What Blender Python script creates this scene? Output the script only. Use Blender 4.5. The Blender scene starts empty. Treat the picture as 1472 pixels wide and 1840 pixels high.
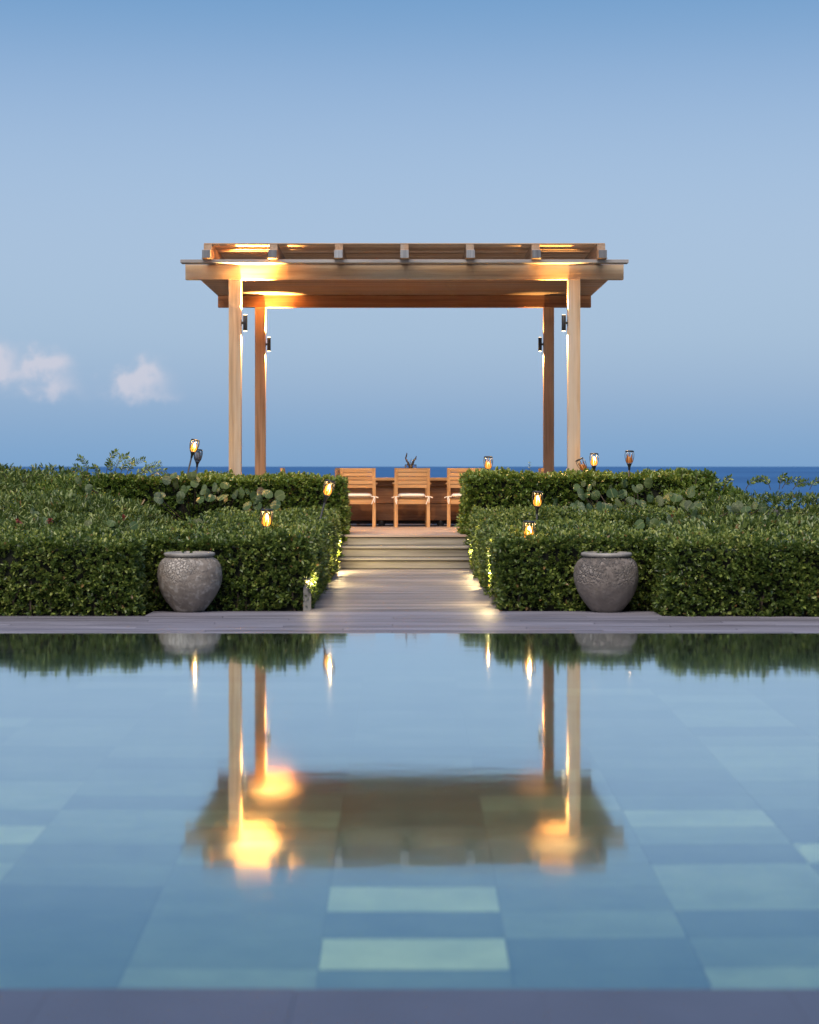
import bpy, math, random
import numpy as np
from mathutils import Vector, Matrix

# ------------------------------------------------------------------ camera
FPX, VX, VY, PW, PH = 3300.0, 727.0, 838.0, 1472.0, 1840.0
EYE = 1.325                       # eye above the lower deck (z = 0)
UP = 0.42                         # upper deck level
WATER = 0.09                      # pool water level
SC = bpy.context.scene
COL = SC.collection
R = math.radians

cam_d = bpy.data.cameras.new('camera')
cam = bpy.data.objects.new('camera', cam_d)
COL.objects.link(cam)
cam.location = (0, 0, EYE)
cam.rotation_euler = (R(90), 0, 0)
cam_d.sensor_fit = 'VERTICAL'
cam_d.sensor_height = 36.0
cam_d.lens = FPX / PH * 36.0
cam_d.shift_x = (PW / 2 - VX) / PH
cam_d.shift_y = (VY - PH / 2) / PH
cam_d.clip_start = 0.1
cam_d.clip_end = 120000
cam_d.dof.use_dof = True
cam_d.dof.focus_distance = 23.0
cam_d.dof.aperture_fstop = 2.8
SC.camera = cam

# ------------------------------------------------------------------ sky, sun, exposure
SUN_EL, SUN_AZ = 54.0, 200.0      # soft afterglow from behind the camera


def srgb(r, g, b):
    f = lambda c: (c / 255 / 12.92) if c / 255 <= 0.04045 else ((c / 255 + 0.055) / 1.055) ** 2.4
    return (f(r), f(g), f(b), 1)


world = bpy.data.worlds.new('World')
SC.world = world
world.use_nodes = True
nt = world.node_tree
nt.nodes.clear()
wo = nt.nodes.new('ShaderNodeOutputWorld')
bg = nt.nodes.new('ShaderNodeBackground')
bg.inputs['Strength'].default_value = 1.0
nt.links.new(bg.outputs[0], wo.inputs[0])


def wmath(op, a, b=None, c=None):
    n = nt.nodes.new('ShaderNodeMath')
    n.operation = op
    for i, v in enumerate((a, b, c)):
        if v is None:
            continue
        if isinstance(v, (int, float)):
            n.inputs[i].default_value = v
        else:
            nt.links.new(v, n.inputs[i])
    return n.outputs[0]


tc = nt.nodes.new('ShaderNodeTexCoord')
sep = nt.nodes.new('ShaderNodeSeparateXYZ')
nt.links.new(tc.outputs['Generated'], sep.inputs[0])
zx, zy, zz = sep.outputs
ramp = nt.nodes.new('ShaderNodeValToRGB')
nt.links.new(wmath('MULTIPLY_ADD', zz, 0.5, 0.5), ramp.inputs[0])
cr = ramp.color_ramp
cr.interpolation = 'B_SPLINE'
stops = [(-1.0, (60, 80, 110)), (-0.02, (110, 153, 200)), (0.0, (122, 163, 205)), (0.0176, (126, 165, 205)), (0.042, (145, 174, 208)),
         (0.072, (160, 186, 214)), (0.118, (164, 188, 217)), (0.163, (158, 185, 217)), (0.208, (140, 172, 211)), (0.25, (107, 153, 199)),
         (0.32, (100, 146, 198)), (0.5, (98, 140, 194)), (1.0, (90, 128, 184))]
while len(cr.elements) > 1:
    cr.elements.remove(cr.elements[-1])
for i, (z, c) in enumerate(stops):
    e = cr.elements[0] if i == 0 else cr.elements.new(z * 0.5 + 0.5)
    e.position = z * 0.5 + 0.5
    e.color = srgb(*c)
# evening sky model, adds the afterglow on the side behind the camera
sky = nt.nodes.new('ShaderNodeTexSky')
sky.sky_type = 'NISHITA'
sky.sun_disc = False
sky.sun_elevation = R(5.0)
sky.sun_rotation = R(SUN_AZ)
sky.dust_density = 1.0
skym = nt.nodes.new('ShaderNodeVectorMath')
skym.operation = 'SCALE'
skym.inputs[3].default_value = 0.01
nt.links.new(sky.outputs[0], skym.inputs[0])
# small evening cumulus low over the sea
nz = nt.nodes.new('ShaderNodeTexNoise')
nz.inputs['Scale'].default_value = 95.0
nz.inputs['Detail'].default_value = 6.0
nz.inputs['Roughness'].default_value = 0.52
nt.links.new(tc.outputs['Generated'], nz.inputs['Vector'])
nsep = nt.nodes.new('ShaderNodeSeparateColor')
nt.links.new(nz.outputs['Color'], nsep.inputs[0])
yy = wmath('MAXIMUM', zy, 0.05)
ax = wmath('ADD', wmath('DIVIDE', zx, yy), wmath('MULTIPLY_ADD', nsep.outputs[0], 0.018, -0.009))
el = wmath('ADD', wmath('DIVIDE', zz, yy), wmath('MULTIPLY_ADD', nsep.outputs[1], 0.015, -0.0075))
# (px x, px y, px rx, px ry, weight) of each puff, turned into directions
puffs = [(2, 655, 20, 25, 1.1), (22, 674, 30, 9, .55), (80, 646, 27, 17, 1.25), (62, 660, 20, 10, .6), (108, 655, 18, 14, .6),
         (100, 692, 34, 17, .75), (70, 705, 40, 14, .35), (270, 662, 18, 19, .95), (252, 688, 46, 19, .8),
         (226, 690, 14, 14, .5), (300, 715, 28, 10, .25), (240, 715, 60, 12, .3),
         (-60, 640, 40, 34, 1.1), (-150, 660, 60, 36, 1.0), (-330, 650, 70, 40, 1.0), (-520, 665, 90, 34, 1.0)]
acc = None
for (px, py, rx, ry, w) in puffs:
    u = wmath('MULTIPLY', wmath('SUBTRACT', ax, (px - VX) / FPX), FPX / rx)
    v = wmath('MULTIPLY', wmath('SUBTRACT', el, (VY - py) / FPX), FPX / ry)
    d = wmath('ADD', wmath('MULTIPLY', u, u), wmath('MULTIPLY', v, v))
    g = wmath('MULTIPLY', wmath('POWER', 2.0, wmath('MULTIPLY', d, -0.85)), w)
    acc = g if acc is None else wmath('ADD', acc, g)
cl = nt.nodes.new('ShaderNodeMapRange')
cl.interpolation_type = 'SMOOTHSTEP'
cl.inputs[1].default_value = 0.06
cl.inputs[2].default_value = 1.30
cl.inputs[4].default_value = 0.74
nt.links.new(wmath('MULTIPLY', acc, wmath('MULTIPLY_ADD', nz.outputs[0], 2.2, -0.1)), cl.inputs[0])
front = wmath('GREATER_THAN', zy, 0.1)
addc = nt.nodes.new('ShaderNodeVectorMath')
addc.operation = 'ADD'
nt.links.new(ramp.outputs[0], addc.inputs[0])
nt.links.new(skym.outputs[0], addc.inputs[1])
mixc = nt.nodes.new('ShaderNodeMix')
mixc.data_type = 'RGBA'
nt.links.new(wmath('MULTIPLY', cl.outputs[0], front), mixc.inputs[0])
nt.links.new(addc.outputs[0], mixc.inputs[6])
mixc.inputs[7].default_value = srgb(212, 210, 222)
nt.links.new(mixc.outputs[2], bg.inputs[0])

sun_d = bpy.data.lights.new('sun', 'SUN')
sun_d.energy = 4.4
sun_d.angle = R(50)
sun_d.color = (1.0, 0.86, 0.72)
sun = bpy.data.objects.new('sun', sun_d)
COL.objects.link(sun)
sun.rotation_euler = (R(90 - SUN_EL), 0, R(180 - SUN_AZ) + R(0))
SC.view_settings.view_transform = 'Standard'
SC.view_settings.look = 'None'
SC.view_settings.exposure = 0.0
SC.view_settings.gamma = 1.0
SC.view_settings.use_curve_mapping = False
SC.cycles.use_denoising = True
SC.cycles.max_bounces = 10
SC.cycles.transmission_bounces = 6
SC.cycles.transparent_max_bounces = 6
SC.cycles.sample_clamp_indirect = 40.0
SC.cycles.use_adaptive_sampling = True


# ------------------------------------------------------------------ materials
def mat(name):
    m = bpy.data.materials.new(name)
    m.use_nodes = True
    n = m.node_tree.nodes
    return m, m.node_tree, n['Principled BSDF']


def N(t, typ, **kw):
    n = t.nodes.new(typ)
    for k, v in kw.items():
        setattr(n, k, v)
    return n


def lk(t, a, b):
    t.links.new(a, b)


def rampn(t, src, stops):
    r = N(t, 'ShaderNodeValToRGB')
    lk(t, src, r.inputs[0])
    els = r.color_ramp.elements
    while len(els) > 1:
        els.remove(els[-1])
    for i, (p, c) in enumerate(stops):
        e = els[0] if i == 0 else els.new(p)
        e.position = p
        e.color = (*c, 1) if len(c) == 3 else c
    return r.outputs[0]


def wood(name, c_dark, c_mid, c_light, axis='X', weather=None, rough=0.6, tint=0.25, bump=0.25, spec=0.3):
    """long grain along one axis, per-piece tint, optional grey weathering in patches"""
    m, t, b = mat(name)
    tco = N(t, 'ShaderNodeTexCoord')
    oi = N(t, 'ShaderNodeObjectInfo')
    add = N(t, 'ShaderNodeVectorMath', operation='MULTIPLY_ADD')
    lk(t, oi.outputs['Random'], add.inputs[0])
    add.inputs[1].default_value = (37.1, 53.3, 71.7)
    lk(t, tco.outputs['Object'], add.inputs[2])
    mp = N(t, 'ShaderNodeMapping')
    s = {'X': (0.9, 26, 26), 'Y': (26, 0.9, 26), 'Z': (26, 26, 0.9)}[axis]
    mp.inputs['Scale'].default_value = s
    lk(t, add.outputs[0], mp.inputs['Vector'])
    nz = N(t, 'ShaderNodeTexNoise')
    nz.inputs['Scale'].default_value = 1.0
    nz.inputs['Detail'].default_value = 7
    nz.inputs['Roughness'].default_value = 0.62
    nz.inputs['Distortion'].default_value = 0.4
    lk(t, mp.outputs[0], nz.inputs['Vector'])
    col = rampn(t, nz.outputs[0], [(0.28, c_dark), (0.5, c_mid), (0.72, c_light)])
    if weather is not None:
        n2 = N(t, 'ShaderNodeTexNoise')
        n2.inputs['Scale'].default_value = 1.0
        n2.inputs['Detail'].default_value = 5
        mp2 = N(t, 'ShaderNodeMapping')
        mp2.inputs['Scale'].default_value = tuple(max(0.8, x * 0.22) for x in s)
        lk(t, add.outputs[0], mp2.inputs['Vector'])
        lk(t, mp2.outputs[0], n2.inputs['Vector'])
        f = rampn(t, n2.outputs[0], [(0.42, (0, 0, 0)), (0.68, (1, 1, 1))])
        mx = N(t, 'ShaderNodeMix', data_type='RGBA')
        lk(t, f, mx.inputs[0])
        lk(t, col, mx.inputs[6])
        mx.inputs[7].default_value = (*weather, 1)
        col = mx.outputs[2]
    hs = N(t, 'ShaderNodeHueSaturation')
    mr = N(t, 'ShaderNodeMapRange')
    lk(t, oi.outputs['Random'], mr.inputs[0])
    mr.inputs[3].default_value = 1 - tint
    mr.inputs[4].default_value = 1 + tint
    lk(t, mr.outputs[0], hs.inputs['Value'])
    lk(t, col, hs.inputs['Color'])
    lk(t, hs.outputs[0], b.inputs['Base Color'])
    b.inputs['Roughness'].default_value = rough
    b.inputs['Specular IOR Level'].default_value = spec
    bp = N(t, 'ShaderNodeBump')
    bp.inputs['Strength'].default_value = bump
    bp.inputs['Distance'].default_value = 0.004
    lk(t, nz.outputs[0], bp.inputs['Height'])
    lk(t, bp.outputs[0], b.inputs['Normal'])
    return m


def leafmat(name, stops, trans=0.18, rough=0.36, spec=0.55, tr_col=(0.22, 0.34, 0.04)):
    m, t, b = mat(name)
    gi = N(t, 'ShaderNodeNewGeometry')
    nz = N(t, 'ShaderNodeTexNoise')
    nz.inputs['Scale'].default_value = 1.7
    nz.inputs['Detail'].default_value = 3
    tco = N(t, 'ShaderNodeTexCoord')
    lk(t, tco.outputs['Object'], nz.inputs['Vector'])
    mixv = N(t, 'ShaderNodeMath', operation='MULTIPLY_ADD')
    lk(t, nz.outputs[0], mixv.inputs[0])
    mixv.inputs[1].default_value = 1.1
    sub = N(t, 'ShaderNodeMath', operation='MULTIPLY_ADD')
    lk(t, gi.outputs['Random Per Island'], sub.inputs[0])
    sub.inputs[1].default_value = 0.75
    sub.inputs[2].default_value = -0.42
    lk(t, sub.outputs[0], mixv.inputs[2])
    col = rampn(t, mixv.outputs[0], stops)
    dead = N(t, 'ShaderNodeMath', operation='GREATER_THAN')     # the odd dry leaf
    fr_ = N(t, 'ShaderNodeMath', operation='FRACT')
    ml_ = N(t, 'ShaderNodeMath', operation='MULTIPLY')
    lk(t, gi.outputs['Random Per Island'], ml_.inputs[0])
    ml_.inputs[1].default_value = 317.0
    lk(t, ml_.outputs[0], fr_.inputs[0])
    lk(t, fr_.outputs[0], dead.inputs[0])
    dead.inputs[1].default_value = .985
    dm = N(t, 'ShaderNodeMix', data_type='RGBA')
    lk(t, dead.outputs[0], dm.inputs[0])
    lk(t, col, dm.inputs[6])
    dm.inputs[7].default_value = (.21, .125, .045, 1)
    col = dm.outputs[2]
    lk(t, col, b.inputs['Base Color'])
    b.inputs['Roughness'].default_value = rough
    b.inputs['Specular IOR Level'].default_value = spec
    tr = N(t, 'ShaderNodeBsdfTranslucent')
    tm = N(t, 'ShaderNodeMix', data_type='RGBA')
    tm.inputs[0].default_value = 0.6
    lk(t, col, tm.inputs[6])
    tm.inputs[7].default_value = (*tr_col, 1)
    lk(t, tm.outputs[2], tr.inputs[0])
    ms = N(t, 'ShaderNodeMixShader')
    ms.inputs[0].default_value = trans
    lk(t, b.outputs[0], ms.inputs[1])
    lk(t, tr.outputs[0], ms.inputs[2])
    lk(t, ms.outputs[0], t.nodes['Material Output'].inputs[0])
    return m


def plain(name, c, rough=0.5, metal=0.0, noise=0.0, scale=8.0, spec=0.5, bump=0.0):
    m, t, b = mat(name)
    b.inputs['Base Color'].default_value = (*c, 1)
    b.inputs['Roughness'].default_value = rough
    b.inputs['Metallic'].default_value = metal
    b.inputs['Specular IOR Level'].default_value = spec
    if noise:
        tco = N(t, 'ShaderNodeTexCoord')
        nz = N(t, 'ShaderNodeTexNoise')
        nz.inputs['Scale'].default_value = scale
        nz.inputs['Detail'].default_value = 6
        lk(t, tco.outputs['Object'], nz.inputs['Vector'])
        col = rampn(t, nz.outputs[0], [(0.3, tuple(x * (1 - noise) for x in c)), (0.7, tuple(min(1, x * (1 + noise)) for x in c))])
        lk(t, col, b.inputs['Base Color'])
        if bump:
            bp = N(t, 'ShaderNodeBump')
            bp.inputs['Strength'].default_value = bump
            bp.inputs['Distance'].default_value = 0.01
            lk(t, nz.outputs[0], bp.inputs['Height'])
            lk(t, bp.outputs[0], b.inputs['Normal'])
    return m


def emit(name, c, s):
    m = bpy.data.materials.new(name)
    m.use_nodes = True
    t = m.node_tree
    t.nodes.clear()
    o = N(t, 'ShaderNodeOutputMaterial')
    e = N(t, 'ShaderNodeEmission')
    e.inputs[0].default_value = (*c, 1)
    e.inputs[1].default_value = s
    lk(t, e.outputs[0], o.inputs[0])
    return m


M = {}
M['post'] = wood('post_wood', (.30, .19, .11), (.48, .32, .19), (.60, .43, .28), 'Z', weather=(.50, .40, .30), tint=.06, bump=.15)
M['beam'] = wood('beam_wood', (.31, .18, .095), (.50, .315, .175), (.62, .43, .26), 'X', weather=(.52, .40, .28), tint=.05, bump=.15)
M['post_sea'] = wood('lamplit_tone_post_wood', (.28, .155, .08), (.44, .255, .135), (.54, .335, .19), 'Z', tint=.06, bump=.15)  # far posts: orange lamp-lit tone put into the wood colour
M['beam_sea'] = wood('shaded_tone_beam_wood', (.15, .06, .025), (.24, .105, .045), (.32, .16, .075), 'X', tint=.05, bump=.15)  # far beam: darker, redder copy with its shade put into the colour
M['slat'] = wood('slat_wood', (.20, .13, .085), (.32, .215, .14), (.44, .31, .21), 'X', weather=(.26, .22, .18), tint=.22)
M['roofslat'] = wood('roof_slat_wood', (.26, .165, .10), (.42, .275, .17), (.55, .38, .25), 'X', weather=(.40, .31, .23), tint=.2)
M['rafter'] = wood('rafter_wood', (.24, .15, .09), (.37, .24, .15), (.48, .33, .22), 'Y', weather=(.36, .31, .26), tint=.08)
M['greywood'] = wood('weathered_end_wood', (.13, .14, .16), (.24, .25, .27), (.36, .37, .38), 'Z', tint=.45)
M['capboard'] = wood('weathered_cap_wood', (.20, .19, .19), (.33, .31, .30), (.43, .41, .39), 'X', tint=.1)
M['deck'] = wood('deck_wood', (.055, .051, .064), (.130, .124, .150), (.235, .23, .275), 'X', weather=(.19, .188, .23), tint=.28, rough=.52, spec=.4)
M['updeck'] = wood('upper_deck_wood', (.17, .12, .10), (.30, .22, .18), (.40, .31, .26), 'X', weather=(.33, .27, .24), tint=.16, rough=.5)
M['path'] = wood('path_wood', (.062, .055, .060), (.150, .136, .143), (.26, .243, .25), 'X', weather=(.22, .203, .212), tint=.28, rough=.5, spec=.4)
M['step'] = wood('step_wood', (.10, .094, .086), (.19, .18, .165), (.28, .265, .24), 'X', weather=(.27, .258, .24), tint=.15)
M['teak'] = wood('teak', (.30, .15, .06), (.46, .26, .115), (.56, .35, .18), 'X', tint=.1, rough=.45)
M['teakz'] = wood('teak_upright', (.30, .15, .06), (.46, .26, .115), (.56, .35, .18), 'Z', tint=.08, rough=.45)
M['plinth'] = wood('table_plinth_wood', (.12, .055, .025), (.19, .09, .045), (.25, .13, .07), 'X', tint=.1, rough=.5)
M['cushion'] = plain('cushion_fabric', (.78, .74, .68), .9, noise=.06, scale=60, spec=.1)
M['black'] = plain('black_metal', (.016, .017, .019), .45, noise=.25, scale=40)
M['dark'] = plain('dark_void_paint', (.012, .010, .009), .7)
M['drift'] = wood('driftwood', (.06, .035, .02), (.15, .09, .05), (.25, .17, .10), 'Z', tint=.1)
M['twig'] = plain('twig_bark', (.06, .042, .026), .8, noise=.4, scale=30)
M['core'] = plain('foliage_shade_core', (.006, .008, .003), .9, noise=.6, scale=25)  # near-black fill, stands in for deep shade inside the foliage
M['soil'] = plain('soil', (.06, .045, .032), .95, noise=.5, scale=9, bump=.6)
M['concrete'] = plain('pool_wall_stone', (.30, .30, .29), .6, noise=.2, scale=6)
M['flame_hot'] = emit('torch_flame_bright', (1.0, .62, .24), 14.0)
M['flame_hot_rim'] = emit('torch_flame_orange', (1.0, .35, .035), 2.4)
M['flame_mid_rim'] = emit('torch_flame_amber', (1.0, .35, .045), 1.7)
M['flame_low_rim'] = emit('torch_flame_ember', (1.0, .33, .08), .35)
M['flame_mid'] = emit('torch_flame_mid', (1.0, .56, .20), 7.0)
M['flame_low'] = emit('torch_flame_dim', (1.0, .45, .15), 1.6)
M['lens'] = emit('lamp_lens_glow', (1.0, .72, .38), 12.0)
M['lens_dim'] = emit('lamp_lens_dim_glow', (1.0, .72, .42), 4.0)
M['pathlens'] = emit('path_lamp_glow', (1.0, .75, .35), 6.0)
M['hedge'] = leafmat('hedge_leaf', [(.0, (.020, .038, .010)), (.35, (.054, .092, .020)), (.6, (.120, .172, .036)), (.85, (.225, .270, .060)), (1.0, (.31, .34, .09))])
M['hedge2'] = leafmat('high_hedge_leaf', [(.0, (.030, .060, .012)), (.35, (.075, .132, .022)), (.6, (.135, .205, .036)), (.85, (.24, .29, .056)), (1.0, (.33, .345, .08))])
M['shrub'] = leafmat('shrub_leaf', [(.0, (.030, .052, .016)), (.35, (.082, .125, .032)), (.6, (.15, .20, .052)), (.85, (.24, .285, .076)), (1.0, (.32, .345, .10))], rough=.38)
M['spray'] = leafmat('feathery_leaf', [(.0, (.05, .09, .02)), (.5, (.13, .19, .04)), (1.0, (.22, .27, .07))])
M['lit_top'] = leafmat('lit_top_hedge_shoot', [(0, (.10, .15, .03)), (.5, (.20, .25, .05)), (1, (.33, .35, .085))])  # paler shoot colour, brightens hedge tops as sky light would
M['red'] = leafmat('red_flower', [(0, (.12, .025, .018)), (1, (.26, .07, .05))], tr_col=(.4, .05, .03))


def grape_mat():
    m, t, b = mat('sea_grape_leaf')
    oi = N(t, 'ShaderNodeObjectInfo')
    tco = N(t, 'ShaderNodeTexCoord')
    col = rampn(t, oi.outputs['Random'], [(0, (.036, .070, .020)), (.35, (.058, .100, .026)), (.7, (.075, .118, .036)), (.92, (.092, .122, .028)), (.985, (.085, .09, .03)), (1, (.10, .06, .03))])
    wv = N(t, 'ShaderNodeTexWave', wave_type='BANDS', bands_direction='Y')
    wv.inputs['Scale'].default_value = 9.0
    wv.inputs['Distortion'].default_value = 1.5
    lk(t, tco.outputs['Object'], wv.inputs['Vector'])
    nz = N(t, 'ShaderNodeTexNoise')
    nz.inputs['Scale'].default_value = 30
    lk(t, tco.outputs['Object'], nz.inputs['Vector'])
    mx = N(t, 'ShaderNodeMix', data_type='RGBA', blend_type='MULTIPLY')
    mx.inputs[0].default_value = .8
    lk(t, col, mx.inputs[6])
    lk(t, rampn(t, nz.outputs[0], [(.3, (.7, .7, .7)), (.7, (1.15, 1.15, 1.1))]), mx.inputs[7])
    sx = N(t, 'ShaderNodeSeparateXYZ')
    lk(t, tco.outputs['Object'], sx.inputs[0])
    ab = N(t, 'ShaderNodeMath', operation='ABSOLUTE')
    lk(t, sx.outputs[0], ab.inputs[0])
    rib = rampn(t, ab.outputs[0], [(0, (1, 1, 1)), (.05, (.6, .6, .6)), (.08, (0, 0, 0))])
    rm = N(t, 'ShaderNodeMix', data_type='RGBA')
    lk(t, rib, rm.inputs[0])
    lk(t, mx.outputs[2], rm.inputs[6])
    rm.inputs[7].default_value = (.17, .20, .07, 1)
    lk(t, rm.outputs[2], b.inputs['Base Color'])
    b.inputs['Roughness'].default_value = .4
    bp = N(t, 'ShaderNodeBump')
    bp.inputs['Strength'].default_value = .5
    bp.inputs['Distance'].default_value = .004
    lk(t, wv.outputs[0], bp.inputs['Height'])
    lk(t, bp.outputs[0], b.inputs['Normal'])
    return m


M['grape'] = grape_mat()


def pot_mat(name, c, dark, pale, vs, relief, lich, gt):
    m, t, b = mat(name)
    tco = N(t, 'ShaderNodeTexCoord')
    n1 = N(t, 'ShaderNodeTexNoise')
    n1.inputs['Scale'].default_value = 7
    n1.inputs['Detail'].default_value = 8
    n1.inputs['Roughness'].default_value = .65
    lk(t, tco.outputs['Object'], n1.inputs['Vector'])
    vo = N(t, 'ShaderNodeTexVoronoi', feature='DISTANCE_TO_EDGE')
    vo.inputs['Scale'].default_value = vs
    wob = N(t, 'ShaderNodeMix', data_type='VECTOR')
    wob.inputs[0].default_value = .06
    lk(t, tco.outputs['Object'], wob.inputs[4])
    n3 = N(t, 'ShaderNodeTexNoise')
    n3.inputs['Scale'].default_value = 14
    lk(t, tco.outputs['Object'], n3.inputs['Vector'])
    lk(t, n3.outputs[1], wob.inputs[5])
    lk(t, wob.outputs[1], vo.inputs['Vector'])
    crack = rampn(t, vo.outputs[0], [(0, (.25, .25, .25)), (.16, (1, 1, 1))])
    n2 = N(t, 'ShaderNodeTexNoise')
    n2.inputs['Scale'].default_value = 3.2
    n2.inputs['Detail'].default_value = 9
    n2.inputs['Roughness'].default_value = .7
    lk(t, tco.outputs['Object'], n2.inputs['Vector'])
    # flaky scales sit mostly on the shoulder
    sp = N(t, 'ShaderNodeSeparateXYZ')
    lk(t, tco.outputs['Object'], sp.inputs[0])
    sh = N(t, 'ShaderNodeMapRange', interpolation_type='SMOOTHSTEP')
    lk(t, sp.outputs[2], sh.inputs[0])
    sh.inputs[1].default_value = .20
    sh.inputs[2].default_value = .42
    gate = N(t, 'ShaderNodeMath', operation='MULTIPLY')
    lk(t, sh.outputs[0], gate.inputs[0])
    lk(t, rampn(t, n2.outputs[0], [(gt, (0, 0, 0)), (gt + .1, (1, 1, 1))]), gate.inputs[1])
    base = rampn(t, n1.outputs[0], [(.25, dark), (.5, c), (.75, tuple(x * 1.25 for x in c))])
    mx = N(t, 'ShaderNodeMix', data_type='RGBA')
    gm = N(t, 'ShaderNodeMath', operation='MULTIPLY')
    lk(t, gate.outputs[0], gm.inputs[0])
    lk(t, crack, gm.inputs[1])
    lk(t, gm.outputs[0], mx.inputs[0])
    lk(t, base, mx.inputs[6])
    mx.inputs[7].default_value = (*pale, 1)
    n5 = N(t, 'ShaderNodeTexNoise')
    n5.inputs['Scale'].default_value = 16
    n5.inputs['Detail'].default_value = 7
    n5.inputs['Roughness'].default_value = .6
    lk(t, tco.outputs['Object'], n5.inputs['Vector'])
    sp5 = rampn(t, n5.outputs[0], [(.50, (0, 0, 0)), (.62, (1, 1, 1))])
    m5 = N(t, 'ShaderNodeMix', data_type='RGBA')
    g5 = N(t, 'ShaderNodeMath', operation='MULTIPLY')
    lk(t, sp5, g5.inputs[0])
    g5.inputs[1].default_value = lich
    lk(t, g5.outputs[0], m5.inputs[0])
    lk(t, mx.outputs[2], m5.inputs[6])
    m5.inputs[7].default_value = (*pale, 1)
    lk(t, m5.outputs[2], b.inputs['Base Color'])
    b.inputs['Roughness'].default_value = .62
    hh = N(t, 'ShaderNodeMath', operation='MULTIPLY_ADD')
    lk(t, gm.outputs[0], hh.inputs[0])
    hh.inputs[1].default_value = relief
    lk(t, n1.outputs[0], hh.inputs[2])
    bp = N(t, 'ShaderNodeBump')
    bp.inputs['Strength'].default_value = 1.0
    bp.inputs['Distance'].default_value = .022
    lk(t, hh.outputs[0], bp.inputs['Height'])
    lk(t, bp.outputs[0], b.inputs['Normal'])
    return m


M['pot_pale'] = pot_mat('pale_blotched_pot', (.20, .17, .142), (.095, .08, .068), (.38, .35, .315), 32, .8, .7, .44)
M['pot_scaly'] = pot_mat('dark_scaly_pot', (.165, .14, .122), (.09, .075, .066), (.26, .235, .215), 24, 1.6, .3, .42)
M['pot_rim'] = plain('pot_rim_glaze', (.23, .215, .195), .5, noise=.25, scale=12)


def tile_mat():
    m, t, b = mat('pool_tile')
    oi = N(t, 'ShaderNodeObjectInfo')
    tco = N(t, 'ShaderNodeTexCoord')
    nz = N(t, 'ShaderNodeTexNoise')
    nz.inputs['Scale'].default_value = 4
    nz.inputs['Detail'].default_value = 6
    ad = N(t, 'ShaderNodeVectorMath', operation='ADD')
    lk(t, tco.outputs['Object'], ad.inputs[0])
    lk(t, oi.outputs['Location'], ad.inputs[1])
    lk(t, ad.outputs[0], nz.inputs['Vector'])
    mx = N(t, 'ShaderNodeMix', data_type='RGBA', blend_type='MULTIPLY')
    mx.inputs[0].default_value = 1
    lk(t, oi.outputs['Color'], mx.inputs[6])
    lk(t, rampn(t, nz.outputs[0], [(.3, (.74, .78, .80)), (.7, (1.2, 1.18, 1.12))]), mx.inputs[7])
    lk(t, mx.outputs[2], b.inputs['Base Color'])
    b.inputs['Roughness'].default_value = .7
    return m


M['tile'] = tile_mat()
M['grout'] = plain('pool_grout', (.13, .19, .145), .8, noise=.1)


def water_mat():
    m = bpy.data.materials.new('pool_water')
    m.use_nodes = True
    t = m.node_tree
    t.nodes.clear()
    o = N(t, 'ShaderNodeOutputMaterial')
    tco = N(t, 'ShaderNodeTexCoord')
    mp = N(t, 'ShaderNodeMapping')
    mp.inputs['Scale'].default_value = (1.0, 1.9, 1)
    lk(t, tco.outputs['Object'], mp.inputs['Vector'])
    nz = N(t, 'ShaderNodeTexNoise')
    nz.inputs['Scale'].default_value = 3.2
    nz.inputs['Detail'].default_value = 3
    nz.inputs['Roughness'].default_value = .5
    lk(t, mp.outputs[0], nz.inputs['Vector'])
    bp = N(t, 'ShaderNodeBump')
    bp.inputs['Strength'].default_value = 1
    bp.inputs['Distance'].default_value = .00035
    lk(t, nz.outputs[0], bp.inputs['Height'])
    fr = N(t, 'ShaderNodeFresnel')
    fr.inputs['IOR'].default_value = 1.333
    gl = N(t, 'ShaderNodeBsdfGlossy')
    gl.inputs['Roughness'].default_value = .05
    gl.inputs['Color'].default_value = (.84, .93, .98, 1)
    lk(t, bp.outputs[0], gl.inputs['Normal'])
    rf = N(t, 'ShaderNodeBsdfRefraction')
    rf.inputs['IOR'].default_value = 1.333
    rf.inputs['Roughness'].default_value = 0.0
    rf.inputs['Color'].default_value = (.90, .99, .94, 1)
    ms = N(t, 'ShaderNodeMixShader')
    # mirror share raised above that of real water: 1-(1-F)^2.7
    inv = N(t, 'ShaderNodeMath', operation='SUBTRACT')
    inv.inputs[0].default_value = 1.0
    lk(t, fr.outputs[0], inv.inputs[1])
    pw_ = N(t, 'ShaderNodeMath', operation='POWER')
    lk(t, inv.outputs[0], pw_.inputs[0])
    pw_.inputs[1].default_value = 2.7
    one = N(t, 'ShaderNodeMath', operation='SUBTRACT')
    one.inputs[0].default_value = 1.0
    lk(t, pw_.outputs[0], one.inputs[1])
    lk(t, one.outputs[0], ms.inputs[0])
    lk(t, rf.outputs[0], ms.inputs[1])
    lk(t, gl.outputs[0], ms.inputs[2])
    lk(t, ms.outputs[0], o.inputs[0])
    return m


M['water'] = water_mat()


def sea_mat():
    m, t, b = mat('sea_water')
    tco = N(t, 'ShaderNodeTexCoord')
    mp = N(t, 'ShaderNodeMapping')
    mp.inputs['Scale'].default_value = (.004, .0012, 1)
    lk(t, tco.outputs['Object'], mp.inputs['Vector'])
    nz = N(t, 'ShaderNodeTexNoise')
    nz.inputs['Scale'].default_value = 1
    nz.inputs['Detail'].default_value = 8
    lk(t, mp.outputs[0], nz.inputs['Vector'])
    col = rampn(t, nz.outputs[0], [(.35, (.018, .080, .215)), (.65, (.030, .115, .28))])
    lk(t, col, b.inputs['Base Color'])
    b.inputs['Roughness'].default_value = .6
    b.inputs['Specular IOR Level'].default_value = .12
    return m


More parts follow.
